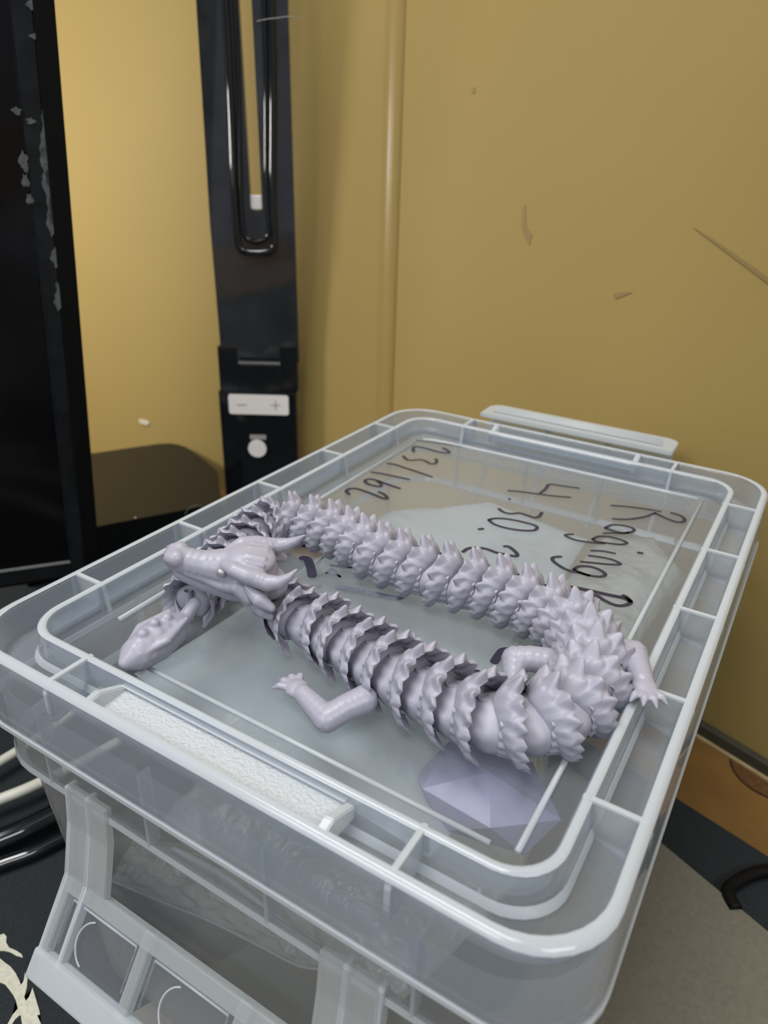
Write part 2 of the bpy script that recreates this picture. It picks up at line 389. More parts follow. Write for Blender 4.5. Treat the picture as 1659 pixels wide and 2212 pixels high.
# ================================================================== LAMP (slotted upright)
lr = Vector((.852, .524, 0)); lnn = Vector((.524, -.852, 0))
L0 = CAM + ray(557, 955) * .752; L0.z = ZD
def lp(px, py, off=0): return onplane(px, py, L0 + lnn * off, lnn)
def lc(px, py): q = lp(px, py) - L0; return q.dot(lr), q.z
lt = radians(3.5)
hx, hz = lc(557, 790)
an = (lnn * cos(lt) - Vector((0, 0, 1)) * sin(lt)).normalized(); au = (Vector((0, 0, 1)) * cos(lt) + lnn * sin(lt)).normalized()
A0 = L0 + Vector((0, 0, hz))
def ac(px, py): q = onplane(px, py, A0, an) - A0; return q.dot(lr), q.dot(au)
la = thing('desk_lamp', 'glossy black slotted upright with hinge and white minus plus pad', 'lamp', (L0.x, L0.y, ZD))
def abox(name, x0, x1, y0, y1, d0, d1, mat, bev=0, par=la, base=A0, n_=an, u_=au):
    return obox(name, base + lr * x0 + u_ * y0 + n_ * d0, lr * (x1 - x0), u_ * (y1 - y0), n_ * (d1 - d0), mat, par, bev)
xl, xr = ac(472, 700)[0], ac(643, 700)[0]; yt = .62
s0 = ac(541, 440)[0]; s1 = ac(566, 440)[0]; sb = ac(553, 455)[1]
# arm plate with the long slot cut through it
bm = bmesh.new()
x_t, y_t = ac(428, 0); x_t = xl + (x_t - xl) * (yt / y_t)
outer = [(xl, .004), (xr, .004), (xr + .001, .3), (xr + .001, yt), (xl - .012, yt), (xl - .005, .26)]
def q3(x, y, d): return rel(la, [A0 + lr * x + au * y + an * d])[0]
rc = .003
slot = [(s0, yt - .03), (s0, sb + rc), (s0 + rc * .3, sb + rc * .3), (s0 + rc, sb), (s1 - rc, sb), (s1 - rc * .3, sb + rc * .3), (s1, sb + rc), (s1, yt - .03)]
for d, flip in ((0, False), (-.007, True)):
    def face(ps):
        vs = [bm.verts.new(q3(x, y, d)) for x, y in ps]; bm.faces.new(vs if not flip else vs[::-1])
    m_ = (s0 + s1) / 2
    face([(xl, .004), (xr, .004), (xr, sb - .012), (xl, sb - .012)])
    face([(xl, sb - .012), (m_, sb - .012), (m_, sb), (s0 + rc, sb), (s0 + rc * .3, sb + rc * .3), (s0, sb + rc), (s0, yt), (x_t, yt)])
    face([(m_, sb - .012), (xr, sb - .012), (xr + .001, yt), (s1, yt), (s1, sb + rc), (s1 - rc * .3, sb + rc * .3), (s1 - rc, sb), (m_, sb)])
def wallq(a, b):
    vs = [bm.verts.new(q3(*a, 0)), bm.verts.new(q3(*b, 0)), bm.verts.new(q3(*b, -.007)), bm.verts.new(q3(*a, -.007))]; bm.faces.new(vs)
sl = [(s0, yt), (s0, sb + rc), (s0 + rc * .3, sb + rc * .3), (s0 + rc, sb), (s1 - rc, sb), (s1 - rc * .3, sb + rc * .3), (s1, sb + rc), (s1, yt)]
ou = [(xl, .004), (xr, .004), (xr, sb - .012), (xr + .001, yt), (x_t, yt), (xl, sb - .012), (xl, .004)]
for ps in (sl, ou):
    for a, b in zip(ps, ps[1:]): wallq(a, b)
bmesh.ops.remove_doubles(bm, verts=bm.verts, dist=1e-5)
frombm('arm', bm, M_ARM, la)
def rim(px0, px1, pxt0, pxt1, pyb, r):
    x0, x1 = ac(px0, 440)[0], ac(px1, 440)[0]; y1 = ac(550, pyb)[1]; w0_, w1_ = ac(pxt0, 0)[0], ac(pxt1, 0)[0]; yy = ac(550, 0)[1]
    k = .007
    pts = [(w0_ - .004, yt - .01), (w0_, yy), (x0, y1 + .05), (x0, y1 + 2 * k), (x0 + .3 * k, y1 + .5 * k), (x0 + 1.4 * k, y1), (x1 - 1.4 * k, y1), (x1 - .3 * k, y1 + .5 * k), (x1, y1 + 2 * k), (x1, y1 + .05), (w1_, yy), (w1_ + .001, yt - .01)]
    return tube('slot_rim', [A0 + lr * x + au * y + an * .0006 for x, y in pts], r, M_GLOSS, la, n=8)
rim(508, 590, 487, 586, 545, .0032)
rim(522, 578, 506, 570, 522, .0022)
# white plate painting in the bright glint at the foot of the slot
a0, a1 = ac(538, 453), ac(565, 423)
abox('slot_glint', a0[0], a1[0], a0[1], a1[1], -.006, -.002, M_PAD, .0008)
# hinge zone
hx0, hx1 = lc(515, 785)[0], lc(606, 785)[0]
def lbox(name, px0, px1, py0, py1, d0, d1, mat, bev=0, par=la):
    x0 = lc(px0, (py0 + py1) / 2)[0]; x1 = lc(px1, (py0 + py1) / 2)[0]; z0 = lc((px0 + px1) / 2, py1)[1]; z1 = lc((px0 + px1) / 2, py0)[1]
    return obox(name, L0 + lr * x0 + Vector((0, 0, z0)) + lnn * d0, lr * (x1 - x0), (0, 0, z1 - z0), lnn * (d1 - d0), mat, par, bev)
lbox('hinge', 473, 515, 748, 846, -.008, .0015, M_GLOSS, .0008)
lbox('hinge', 606, 643, 748, 846, -.008, .0015, M_GLOSS, .0008)
lbox('hinge', 515, 606, 789, 846, -.008, .0012, M_GLOSS, .0008)
lbox('hinge', 515, 606, 742, 780, -.007, .0005, M_GLOSS, .0012)
lbox('hinge_pin', 515, 606, 781, 788, -.003, .0022, M_STEEL, .0010)
# lower control panel, running down to the desk
x0, x1 = lc(476, 900)[0], lc(641, 900)[0]; ztop = lc(557, 846)[1]
obox('control_panel', L0 + lr * x0 - lnn * .010 + Vector((0, 0, .0022)), lr * (x1 - x0), (0, 0, ztop - .0022), lnn * .0115, M_GLOSS, la, .0012)
def rr_(px0, px1, py0, py1, r, d, name, mat, par):
    x0, z1 = lc(px0, (py0 + py1) / 2)[0], lc((px0 + px1) / 2, py0)[1]; x1, z0 = lc(px1, (py0 + py1) / 2)[0], lc((px0 + px1) / 2, py1)[1]
    pts = []
    for cx, cz, a in ((x1 - r, z1 - r, 0), (x0 + r, z1 - r, 90), (x0 + r, z0 + r, 180), (x1 - r, z0 + r, 270)):
        for k in range(5): t = radians(a + 22.5 * k); pts.append(L0 + lr * (cx + r * cos(t)) + Vector((0, 0, cz + r * sin(t))) + lnn * .0014)
    return prism(name, pts, lnn * d, mat, par)
dp = rr_(495, 624, 852, 894, .0025, .0009, 'dimmer_pad', M_PAD, la)
def mark(name, px0, px1, py0, py1):
    o = lbox(name, px0, px1, py0, py1, .0022, .0025, M_PADMARK); return o
mark('minus_sign', 512, 533, 871, 874)
def cross():
    bm = bmesh.new()
    for (a, b, c, d) in ((585, 606, 872, 875), (594, 597, 863, 884)):
        x0 = lc(a, 873)[0]; x1 = lc(b, 873)[0]; z0 = lc(595, d)[1]; z1 = lc(595, c)[1]
        addbox(bm, rel(la, [L0 + lr * x0 + Vector((0, 0, z0)) + lnn * .0022])[0], lr * (x1 - x0), (0, 0, z1 - z0), lnn * .0003)
    frombm('plus_sign', bm, M_PADMARK, la)
cross()
cx, cz = lc(556.5, 967.5); rad = (lc(576, 967)[0] - lc(537, 967)[0]) / 2
prism('power_button', [L0 + lr * (cx + rad * cos(t)) + Vector((0, 0, cz + rad * sin(t))) + lnn * .0014 for t in np.linspace(0, 2 * pi, 33)[:-1]], lnn * .0012, M_PAD, la)
bm = bmesh.new()      # tiny worn lettering above the button, too small to read: a row of short strokes
for k, px in enumerate((541, 546, 551, 556, 561, 566, 571)):
    x0 = lc(px, 943)[0]; x1 = lc(px + 3.6, 943)[0]; z0 = lc(556, 948)[1]; z1 = lc(556, 938)[1]
    addbox(bm, rel(la, [L0 + lr * x0 + Vector((0, 0, z0)) + lnn * .0014])[0], lr * (x1 - x0), (0, 0, z1 - z0), lnn * .0003)
frombm('tiny_lettering', bm, M_PADMARK, la)
obox('foot', L0 + lr * x0 - lnn * .0005 + Vector((0, 0, .0022)), lr * (x1 - x0 + .05), lnn * .06, (0, 0, .008), M_GLOSS, la, .002)
tube('thread', [onplane(555, 46, A0 + an * .002, an), onplane(580, 41, A0 + an * .004, an), onplane(600, 39, A0 + an * .004, an), onplane(625, 36, A0 + an * .005, an), onplane(650, 41, A0 + an * .002, an)], .00035, M_DUST, la, n=5)

# added light with no lamp body, outside the frame at the left, throws a warm pool on the left wall and the upright's shadow to the right
c_l = A0 - lr * .54 + lnn * .10; c_l.z = .16
area('added_left_light', c_l, onleft(330, 620), .10, .10, 1.45, (1, .97, .91))
# ================================================================== BOX
RW, RL, RC = .1, .1473, .0145            # inner ridge: half width, half length, corner radius
def rring(u, n=9, bx=RW, by=RL, rc=RC):
    """rounded rectangle at offset u outward from the ridge line"""
    r = max(rc + u * (.5 if u > 0 else 1), .0006); k = (bx + u - r, by + u - r)
    pts = []
    for sx, sy, a in ((1, 1, 0), (-1, 1, 90), (-1, -1, 180), (1, -1, 270)):
        for i in range(n):
            t = radians(a + 90 * i / (n - 1)); pts.append((sx * k[0] + r * cos(t), sy * k[1] + r * sin(t)))
    return pts
def sweep(name, prof, mat, parent, closed=True, smooth=False, n=9, **kw):
    rings = [rring(u, n, **kw) for u, z in prof]; m = len(rings[0]); v, f = [], []
    for (u, z), r in zip(prof, rings): v += rel(parent, [(x, y, z) for x, y in r])
    k = len(prof)
    for i in range(k if closed else k - 1):
        j = (i + 1) % k
        for q in range(m): f.append((i * m + q, i * m + (q + 1) % m, j * m + (q + 1) % m, j * m + q))
    o = mesh(name, v, f, mat, parent, smooth=smooth)
    bm = bmesh.new(); bm.from_mesh(o.data); bmesh.ops.recalc_face_normals(bm, faces=bm.faces); bm.to_mesh(o.data); bm.free()
    if smooth:
        o.data.set_sharp_from_angle(angle=radians(50)) if hasattr(o.data, 'set_sharp_from_angle') else None
    return o
bx = thing('storage_box', 'clear plastic storage box with handwritten lid and side latches', 'box', (0, 0, ZD + .0065))
ZF = -.0105                               # top of the recessed lid panel
GZ = -.0125                               # gutter floor
def plate(name, prof_u, z0, z1, mat, parent):
    r = rring(prof_u, 9); a = rel(parent, [(x, y, z1) for x, y in r]); b = rel(parent, [(x, y, z0) for x, y in r]); m = len(r)
    v = a + b; f = [tuple(range(m)), tuple(range(2 * m - 1, m - 1, -1))] + [(i, m + i, m + (i + 1) % m, (i + 1) % m) for i in range(m)]
    return mesh(name, v, f, mat, parent, smooth=False)
lid = plate('lid_panel', -.0026, ZF - .0012, ZF, P_FLOOR, bx)
sweep('lid_rim', [(-.0026, ZF - .0012), (-.0026, ZF), (-.0018, -.0012), (-.0012, -.0003), (-.0004, 0), (.0008, 0), (.0014, -.0005), (.0024, GZ + .0015), (.0036, GZ), (.0118, GZ), (.0130, GZ + .0015),
                  (.0140, -.0012), (.0146, -.0002), (.0156, 0), (.0168, -.0003), (.0176, -.0015), (.0180, -.004), (.0190, -.0305),
                  (.0178, -.0305), (.0166, -.004), (.0158, -.0016), (.0150, -.0016), (.0140, GZ + .001), (.0126, GZ - .0012), (.0028, GZ - .0012), (.0012, GZ + .001), (.0004, -.0016), (-.0004, -.0016), (-.0012, ZF - .0012)],
      P_LID, bx, smooth=True)
# milky thick edges: crown of the ridge, crown of the outer rim, lower lip of the skirt
sweep('ridge_crown', [(-.0012, -.0004), (-.0004, .0002), (.0009, .0002), (.0016, -.0005), (.0004, -.0009)], P_RAIL, bx, smooth=True)
sweep('rim_crown', [(.0144, -.0002), (.0156, .0002), (.0170, -.0002), (.0179, -.0016), (.0164, -.0012)], P_RAIL, bx, smooth=True)
sweep('skirt_lip', [(.0186, -.0303), (.0196, -.0303), (.0196, -.0322), (.0178, -.0322)], P_RAIL, bx)
sweep('gutter_edge', [(.0022, -.0112), (.0034, -.0124), (.0040, -.0124), (.0026, -.0098)], P_RAIL, bx)
# ribs bridging the gutter
def rib(px, py, dx, dy):
    t = .0008
    prof = [(.001, -.0002), (.001, -.0135), (.0162, -.0165), (.0178, -.0150), (.0178, -.0040), (.0172, -.0014), (.0158, -.0004)]
    prof2 = prof
    sx, sy = -dy, dx
    pts = [(px + dx * u - sx * t, py + dy * u - sy * t, z) for u, z in prof]
    prism('lid_rib', pts, (2 * t * sx, 2 * t * sy, 0), P_RIB, bx)
    q = [(px + dx * u - sx * t * 1.1, py + dy * u - sy * t * 1.1, z) for u, z in ((.001, .0002), (.0150, .0002), (.0172, -.0010), (.0182, -.0040), (.0182, -.0120), (.0172, -.0120), (.0172, -.0044), (.0164, -.0020), (.0150, -.0008), (.001, -.0008))]
    prism('rib_edge', q, (2.2 * t * sx, 2.2 * t * sy, 0), P_RAIL, bx)
    w = [(px + dx * u - sx * t, py + dy * u - sy * t, z) for u, z in ((-.0014, 0), (-.0006, 0), (-.0022, -.0120), (-.0034, -.0120))]
    prism('rib_edge', w, (2 * t * sx, 2 * t * sy, 0), P_RAIL, bx)
    e = [(px + dx * u - sx * t, py + dy * u - sy * t, z) for u, z in ((.002, -.0136), (.0165, -.0168), (.0165, -.0158), (.002, -.0128))]
    prism('rib_edge', e, (2 * t * sx, 2 * t * sy, 0), P_RAIL, bx)
for y in (-.1135, -.0565, .0008, .0585, .117):
    rib(RW, y, 1, 0); rib(-RW, y, -1, 0)
for x in (-.0652, .0665):
    rib(x, -RL, 0, -1); rib(x, RL, 0, 1)
# straight beads along the panel edge
tube('panel_bead', [(.0868, .1385, ZF + .0003), (.0880, -.1325, ZF + .0003)], .0010, P_RAIL, bx, n=8)
tube('panel_bead', [(-.0872, -.117, ZF + .0003), (-.0894, .1256, ZF + .0003)], .0010, P_RAIL, bx, n=8)
tube('panel_bead', [(-.066, -.1320, ZF + .0003), (.0805, -.1340, ZF + .0003)], .0008, P_RAIL, bx, n=8)
tube('panel_bead', [(-.0870, .1325, ZF + .0003), (-.06, .1368, ZF + .0003), (.0844, .1392, ZF + .0003)], .0010, P_RAIL, bx, n=8)
# latch lips on the two short sides: frosted strip with raised end tabs
def lip(sy):
    y0, y1 = sy * (RL + .0012), sy * (RL + .0150)
    lo, hi = min(y0, y1), max(y0, y1)
    box('latch_lip', (-.047, lo, -.0062), (.043, hi, -.0046), P_FROST, bx)
    for x in (-.0485, .043):
        prism('lip_tab', [(x, lo, -.0065), (x, lo, -.0002), (x, lo + .25 * (hi - lo), .0008), (x, hi, -.0035), (x, hi, -.0080)] if sy < 0 else [(x, hi, -.0065), (x, hi, -.0002), (x, hi - .25 * (hi - lo), .0008), (x, lo, -.0035), (x, lo, -.0080)], (.003, 0, 0), P_RAIL, bx, bev=.0004)
    prism('lip_edge', [(-.047, y0, -.0046), (-.047, y0 - sy * .0008, -.0030), (-.047, y0 + sy * .0012, -.0030)], (.090, 0, 0), P_RAIL, bx)
    prism('lip_edge', [(-.047, y1, -.0062), (-.047, y1, -.0046), (-.047, y1 - sy * .001, -.0046)], (.090, 0, 0), P_RAIL, bx)
lip(-1); lip(1)
# body: tapering walls, a stepped rim under the lid and a ledge
ZB = ZD + .0065
sweep('body_wall', [(.0166, -.0185), (.0166, -.050), (.0150, -.052), (.0132, -.0525), (.0085, -.112), (.0065, -.1145), (.0030, ZB + .004), (-.0005, ZB),
                    (-.002, ZB + .0015), (.0015, ZB + .005), (.0052, -.1150), (.0073, -.1125), (.0120, -.0535), (.0145, -.050), (.0152, -.0185)], P_BODY, bx, smooth=True, rc=.02)
sweep('body_rim', [(.0170, -.049), (.0172, -.052), (.0150, -.0532), (.0140, -.0520)], P_RAIL, bx, rc=.02)
r = rring(-.001, 9, rc=.02); b = rel(bx, [(x, y, ZB + .0016) for x, y in r]); t = rel(bx, [(x, y, ZB) for x, y in r]); m = len(r)
mesh('body_floor', b + t, [tuple(range(m)), tuple(range(2 * m - 1, m - 1, -1))] + [(i, m + i, m + (i + 1) % m, (i + 1) % m) for i in range(m)], P_BODY, bx, smooth=False)
# ledge ribs of the body rim (seen through the lid between the lid's own ribs)
for y in (-.085, -.028, .029, .086):
    for s in (1, -1):
        box('body_rib', (min(s * .1135, s * .117), y - .0006, -.050), (max(s * .1135, s * .117), y + .0006, -.0185), P_RIB, bx)
for x in (-.075, -.025, .025, .075):
    for s in (1, -1):
        box('body_rib', (x - .0006, min(s * .160, s * .1645), -.050), (x + .0006, max(s * .160, s * .1645), -.0185), P_RIB, bx)
# latch handles: front one hanging open, back one closed over the lid
def handle(front):
    h = thing('tmp', 'x', 'x'); bpy.data.objects.remove(h)
    s = -1 if front else 1
    t = .0022
    if front: prof = [(-.1622, -.046), (-.1638, -.062), (-.1690, -.085), (-.1870, -.110), (-.1888, -.117), (-.1858, -.128)]
    else: prof = [(.1670, -.060), (.1790, -.040), (.1840, -.020), (.1860, -.004), (.1835, .0030), (.1655, .0050)]
    root = None
    def strip(name, x0, x1, k0, k1, mat, par, off=0, th=t):
        ps = prof[k0:k1 + 1]
        P = []
        for i, (y, z) in enumerate(ps):
            a = ps[max(i - 1, 0)]; c = ps[min(i + 1, len(ps) - 1)]
            d = Vector((0, c[0] - a[0], c[1] - a[1])).normalized(); n = Vector((0, d.z, -d.y))
            P.append((Vector((0, y, z)), n))
        A = [p + n * off for p, n in P] + [p + n * (off + th) for p, n in P[::-1]]
        pts = [Vector((x0, q.y, q.z)) for q in A]
        return prism(name, pts, (x1 - x0, 0, 0), mat, par, bev=.0004)
    root = strip('latch_handle', -.060, .060, 2, len(prof) - 2, P_HANDLE2, bx) if not front else strip('latch_handle', -.064, .064, 2, 3, P_CLEAR, bx)
    if front:
        for x in (-.066, .045): strip('latch_arm', x, x + .021, 0, 2, P_HANDLE, root, th=.003)
        for x in (-.0655, -.0550, .0540, .0655): strip('arm_edge', x - .001, x + .001, 0, 3, P_RAIL, root, off=-.0015, th=.0045)
        for x in (-.0640, -.0225, .0205, .0635): strip('cross_piece', x - .0022, x + .0022, 2, 3, P_HANDLE, root, off=-.001, th=.004)
        p0, p1 = Vector((0, *prof[2])), Vector((0, *prof[3])); d = (p1 - p0); n = Vector((0, d.z, -d.y)).normalized()
        if n.y > 0: n = -n
        dn = d.normalized()
        obox('top_bar', Vector((-.067, 0, 0)) + p0 - n * .001, (.134, 0, 0), dn * .0060, n * .004, P_HANDLE, root, .0006)
        obox('bottom_bar', Vector((-.067, 0, 0)) + p1 - dn * .003 - n * .001, (.134, 0, 0), dn * .011, n * .005, P_RAIL, root, .0012)
        strip('grip_lip', -.065, .065, 3, 5, P_HANDLE, root, th=.003)
        for k, x in enumerate((-.0430, -.0010, .0420)):
            c = p0 + d * .55 + n * .0022 + Vector((x, 0, 0))
            tube('mould_mark', [c + Vector((.0085 * cos(a), 0, 0)) + dn * (.0085 * sin(a)) for a in np.linspace(pi * .62, pi * 1.38, 9)], .00035, P_RAIL, root, n=5)
            a = Vector((x - .0165, 0, 0)) + p0 + dn * .0075 + n * .0014
            tube('window_edge', [a, a + Vector((.033, 0, 0))], .0005, P_RAIL, root, n=6)
            for sx in (0, .033): tube('window_edge', [a + Vector((sx, 0, 0)), a + Vector((sx, 0, 0)) + dn * .016], .0004, P_CLEAR, root, n=6)
    else:
        pl = []
        for cx_, cy_, a0 in ((.0555, .1815, 0), (-.0555, .1815, 90)):
            for q in range(6): w = radians(a0 + 18 * q); pl.append((cx_ + .0068 * cos(w), cy_ + .0068 * sin(w), .0018))
        pl += [(-.0623, .1650, .0018), (.0623, .1650, .0018)]
        prism('grip_plate', pl, (0, 0, .0030), P_HANDLE2, root, bev=.0006)
        for k, y in enumerate((.1705, .1760, .1815)):
            z = .0062 if k == 0 else (.0056 if k == 1 else .0050)
            tube('grip_bead', [(-.055 + .001 * k, y, z), (.055 - .001 * k, y, z)], .0007, P_RAIL, root, n=6)
        for x in (-.060, -.020, .020, .058): strip('handle_rib', x - .001, x + .001, 0, 3, P_RIB, root, off=-.006, th=.006)
    return root
handle(True); handle(False)
# handwriting in black marker on the lid panel, traced stroke by stroke; grey strokes paint in the ink's shadows
INK = []
def st(ox, oy, s, pts, w=1.0, ink_shadow=False, close=False):
    INK.append(([(ox + x * s, oy + y * s) for x, y in pts], w, ink_shadow, close))
a_ = (720, 930, .16878)
st(*a_, [(1065, 125), (1250, 145), (1450, 175), (1640, 203)], .9)
st(*a_, [(1030, 270), (1022, 225), (1060, 205), (1180, 225), (1320, 265), (1420, 283), (1485, 278), (1450, 245), (1400, 222)], 1.2)
st(*a_, [(895, 325), (930, 360), (980, 380), (1090, 372), (1170, 385), (1250, 425), (1310, 415), (1325, 380), (1305, 362)], 1.1)
st(*a_, [(690, 420), (770, 430), (900, 470), (1080, 530), (1260, 592)], 1.1)
st(*a_, [(490, 532), (600, 548), (760, 580), (970, 625)], 1.1)
st(*a_, [(850, 740), (700, 690), (560, 640), (470, 620), (405, 640), (440, 680), (520, 705), (600, 715), (610, 680), (570, 650)], 1.2)
st(*a_, [(205, 815), (165, 775), (210, 745), (290, 742), (400, 775), (520, 820), (640, 868), (690, 865), (650, 815), (580, 785)], 1.2)
b_ = (1000, 1020, .16878)
st(*b_, [(580, 235), (750, 250), (980, 280), (1180, 305), (1375, 320)], 1.0)
st(*b_, [(990, 265), (1060, 210), (1110, 155), (1280, 175), (1485, 203)], 1.0)
st(*b_, [(590, 335), (600, 350)], .8)
st(*b_, [(460, 465), (510, 505), (600, 530), (730, 525), (830, 555), (920, 580), (980, 560), (1010, 515)], 1.1)
st(*b_, [(330, 610), (420, 590), (580, 600), (780, 640), (920, 680), (950, 715), (900, 745), (760, 745), (560, 715), (400, 665)], 1.1, close=True)
st(*b_, [(205, 730), (258, 722)], 1.2)
st(*b_, [(0, 1020), (70, 975), (190, 965), (310, 985), (420, 1025), (560, 1055), (680, 1075), (690, 1040), (640, 990), (580, 950), (530, 950)], 1.2)
c_ = (1180, 1070, .19289)
st(*c_, [(730, 112), (900, 125), (1100, 150), (1280, 180)], 1.0)
st(*c_, [(745, 262), (900, 268), (1080, 245), (1200, 205), (1215, 195)], 1.0)
st(*c_, [(1215, 195), (1330, 250), (1450, 295), (1530, 295), (1550, 265), (1500, 225), (1400, 195)], 1.1)
st(*c_, [(660, 365), (740, 330), (880, 340), (980, 375), (960, 410), (860, 420), (760, 400)], 1.0, close=True)
st(*c_, [(640, 425), (740, 420), (880, 425), (930, 410)], .9)
st(*c_, [(520, 490), (600, 458), (740, 470), (870, 510), (900, 535), (830, 550), (690, 535), (560, 515)], 1.0, close=True)
st(*c_, [(650, 540), (480, 525), (330, 500), (230, 460), (220, 440), (300, 435)], .95)
st(*c_, [(505, 618), (640, 625), (770, 650)], .95)
st(*c_, [(1030, 640), (1075, 648)], 1.2)
st(*c_, [(480, 675), (600, 690), (740, 720), (830, 770), (700, 772), (520, 755), (390, 742)], 1.0)
st(*c_, [(310, 830), (370, 795), (500, 800), (620, 845), (660, 890), (600, 910), (480, 895), (360, 855)], 1.1, close=True)
st(*c_, [(480, 900), (380, 870), (250, 840), (150, 790), (75, 730), (80, 695), (165, 685)], 1.1)
st(*c_, [(215, 1020), (330, 1035), (500, 1070), (700, 1115), (870, 1150), (945, 1190)], 1.5)
st(*c_, [(340, 1110), (450, 1130), (560, 1120), (640, 1170), (760, 1225), (860, 1235), (945, 1200), (900, 1140), (860, 1120)], 1.2)
d_ = (620, 1150, .16878)
st(*d_, [(180, 155), (350, 195), (550, 208)], 1.7)
st(*d_, [(190, 325), (260, 345), (300, 440), (325, 560)], 2.4)
st(*d_, [(400, 540), (500, 520), (580, 465), (680, 570)], .8, True)
st(*d_, [(500, 520), (640, 545), (680, 570)], .7, True)
st(*d_, [(560, 420), (700, 440), (840, 450)], .9, True)
st(*d_, [(180, 705), (300, 695), (420, 685)], 1.1, True)
st(*d_, [(650, 700), (780, 718), (1000, 760), (1250, 815), (1420, 840), (1475, 800), (1450, 745)], 2.0, True)
st(*d_, [(380, 400), (450, 330), (540, 250)], .6, True)
e_ = (880, 1300, .27125)
st(*e_, [(690, 480), (730, 420), (770, 385), (880, 385)], 1.9)
st(*e_, [(545, 555), (600, 580), (645, 600)], 1.6)
st(*e_, [(530, 675), (600, 640)], 1.5)
def ink_obj(name, items, mat):
    v, f = [], []
    for pts, w, _, close in items:
        P = np.array([onz(x, y, ZF + .00012)[:2] for x, y in pts])
        if close: P = np.vstack([P, P[:1]])
        k = len(P); Q = []
        for i in range(k - 1):
            p0, p1, p2, p3 = P[max(i - 1, 0)], P[i], P[i + 1], P[min(i + 2, k - 1)]
            for s in range(5):
                t = s / 5; Q.append(.5 * (2 * p1 + (p2 - p0) * t + (2 * p0 - 5 * p1 + 4 * p2 - p3) * t * t + (3 * p1 - p0 - 3 * p2 + p3) * t ** 3))
        Q.append(P[-1]); Q = np.array(Q); T = np.gradient(Q, axis=0); T /= np.linalg.norm(T, axis=1)[:, None] + 1e-9
        # round ends
        hw = .00088 * w; b0 = len(v)
        Q = np.vstack([Q[:1] - T[:1] * hw * .6, Q, Q[-1:] + T[-1:] * hw * .6]); T = np.vstack([T[:1], T, T[-1:]])
        ww = np.full(len(Q), hw); ww[0] = ww[-1] = hw * .5
        for q, t, h in zip(Q, T, ww):
            n = np.array((-t[1], t[0]))
            for sgn in (1, -1):
                for z in (0, .00012): v.append(Vector((*(q + n * h * sgn), ZF + .00002 + z)) - bx.location)
        for i in range(len(Q) - 1):
            a = b0 + 4 * i; b = a + 4
            f += [(a + 1, a + 3, b + 3, b + 1), (a, b, b + 2, a + 2), (a, a + 1, b + 1, b), (a + 2, b + 2, b + 3, a + 3)]
    return mesh(name, v, f, mat, bx, smooth=False)
for it in INK: ink_obj('ink_shadow_stroke' if it[2] else 'ink_stroke', [it], M_INKSHADOW if it[2] else M_INK)

# ================================================================== BAGS AND PIECES INSIDE THE BOX
def bag(name, poly, z0, amp, mat, label, cat='bag', seed=0, thick=.010, n=44, tilt=(0, 0), seal=None):
    """limp film pouch: two crumpled sheets joined round the outline"""
    rg = np.random.default_rng(seed); P = np.array(poly, float); c = P.mean(0)
    fx = rg.uniform(20, 140, (14, 2)); ph = rg.uniform(0, 6.28, 14)
    def wr(x, y): return sum(np.sin(fx[i, 0] * x + fx[i, 1] * y * (1 if i % 2 else -1) + ph[i]) * (60 / (60 + abs(fx[i]).sum())) for i in range(14)) / 3
    m = len(P); v, f = [], []; nr = 14; seg = []
    B = []
    for i in range(m):
        for s in np.linspace(0, 1, 9)[:-1]: B.append(P[i] * (1 - s) + P[(i + 1) % m] * s)
    B = np.array(B); nb = len(B)
    for side in (1, -1):
        for k in range(nr + 1):
            t = k / nr
            for b in B:
                q = c + (b - c) * (1 - t)
                h = thick * .5 * math.sqrt(1 - (1 - t) ** 2.5) * side if t > 0 else 0
                z = z0 + h + amp * wr(q[0], q[1] + .01 * side) * (1 if t > 0 else 1) + tilt[0] * (q[0] - c[0]) + tilt[1] * (q[1] - c[1])
                v.append((q[0], q[1], z))
    for sd in (0, 1):
        o = sd * (nr + 1) * nb
        for k in range(nr):
            for i in range(nb):
                a = (o + k * nb + i, o + k * nb + (i + 1) % nb, o + (k + 1) * nb + (i + 1) % nb, o + (k + 1) * nb + i)
                f.append(a if sd == 0 else a[::-1])
    ob = mesh(name, v, f, mat)
    return tag(ob, label, cat)
bag('plastic_bag', [(-.082, -.118), (.060, -.128), (.072, -.06), (.038, .06), (.036, .105), (-.03, .118), (-.075, .07)], -.036, .0035, P_BAG,
    'pale cloudy plastic bag spread under most of the lid', seed=3, thick=.016)
bag('plastic_bag', [(.040, -.02), (.085, -.03), (.092, .085), (.070, .118), (.046, .10)], -.030, .0065, P_BAGC,
    'crinkled clear plastic bag under the right side of the lid', seed=8, thick=.020)
bag('plastic_bag', [(-.085, -.115), (.05, -.125), (.07, -.05), (.04, .09), (-.06, .10), (-.09, .0)], -.125, .009, P_BAGC,
    'crumpled clear plastic bag lower down in the box', seed=15, thick=.045)
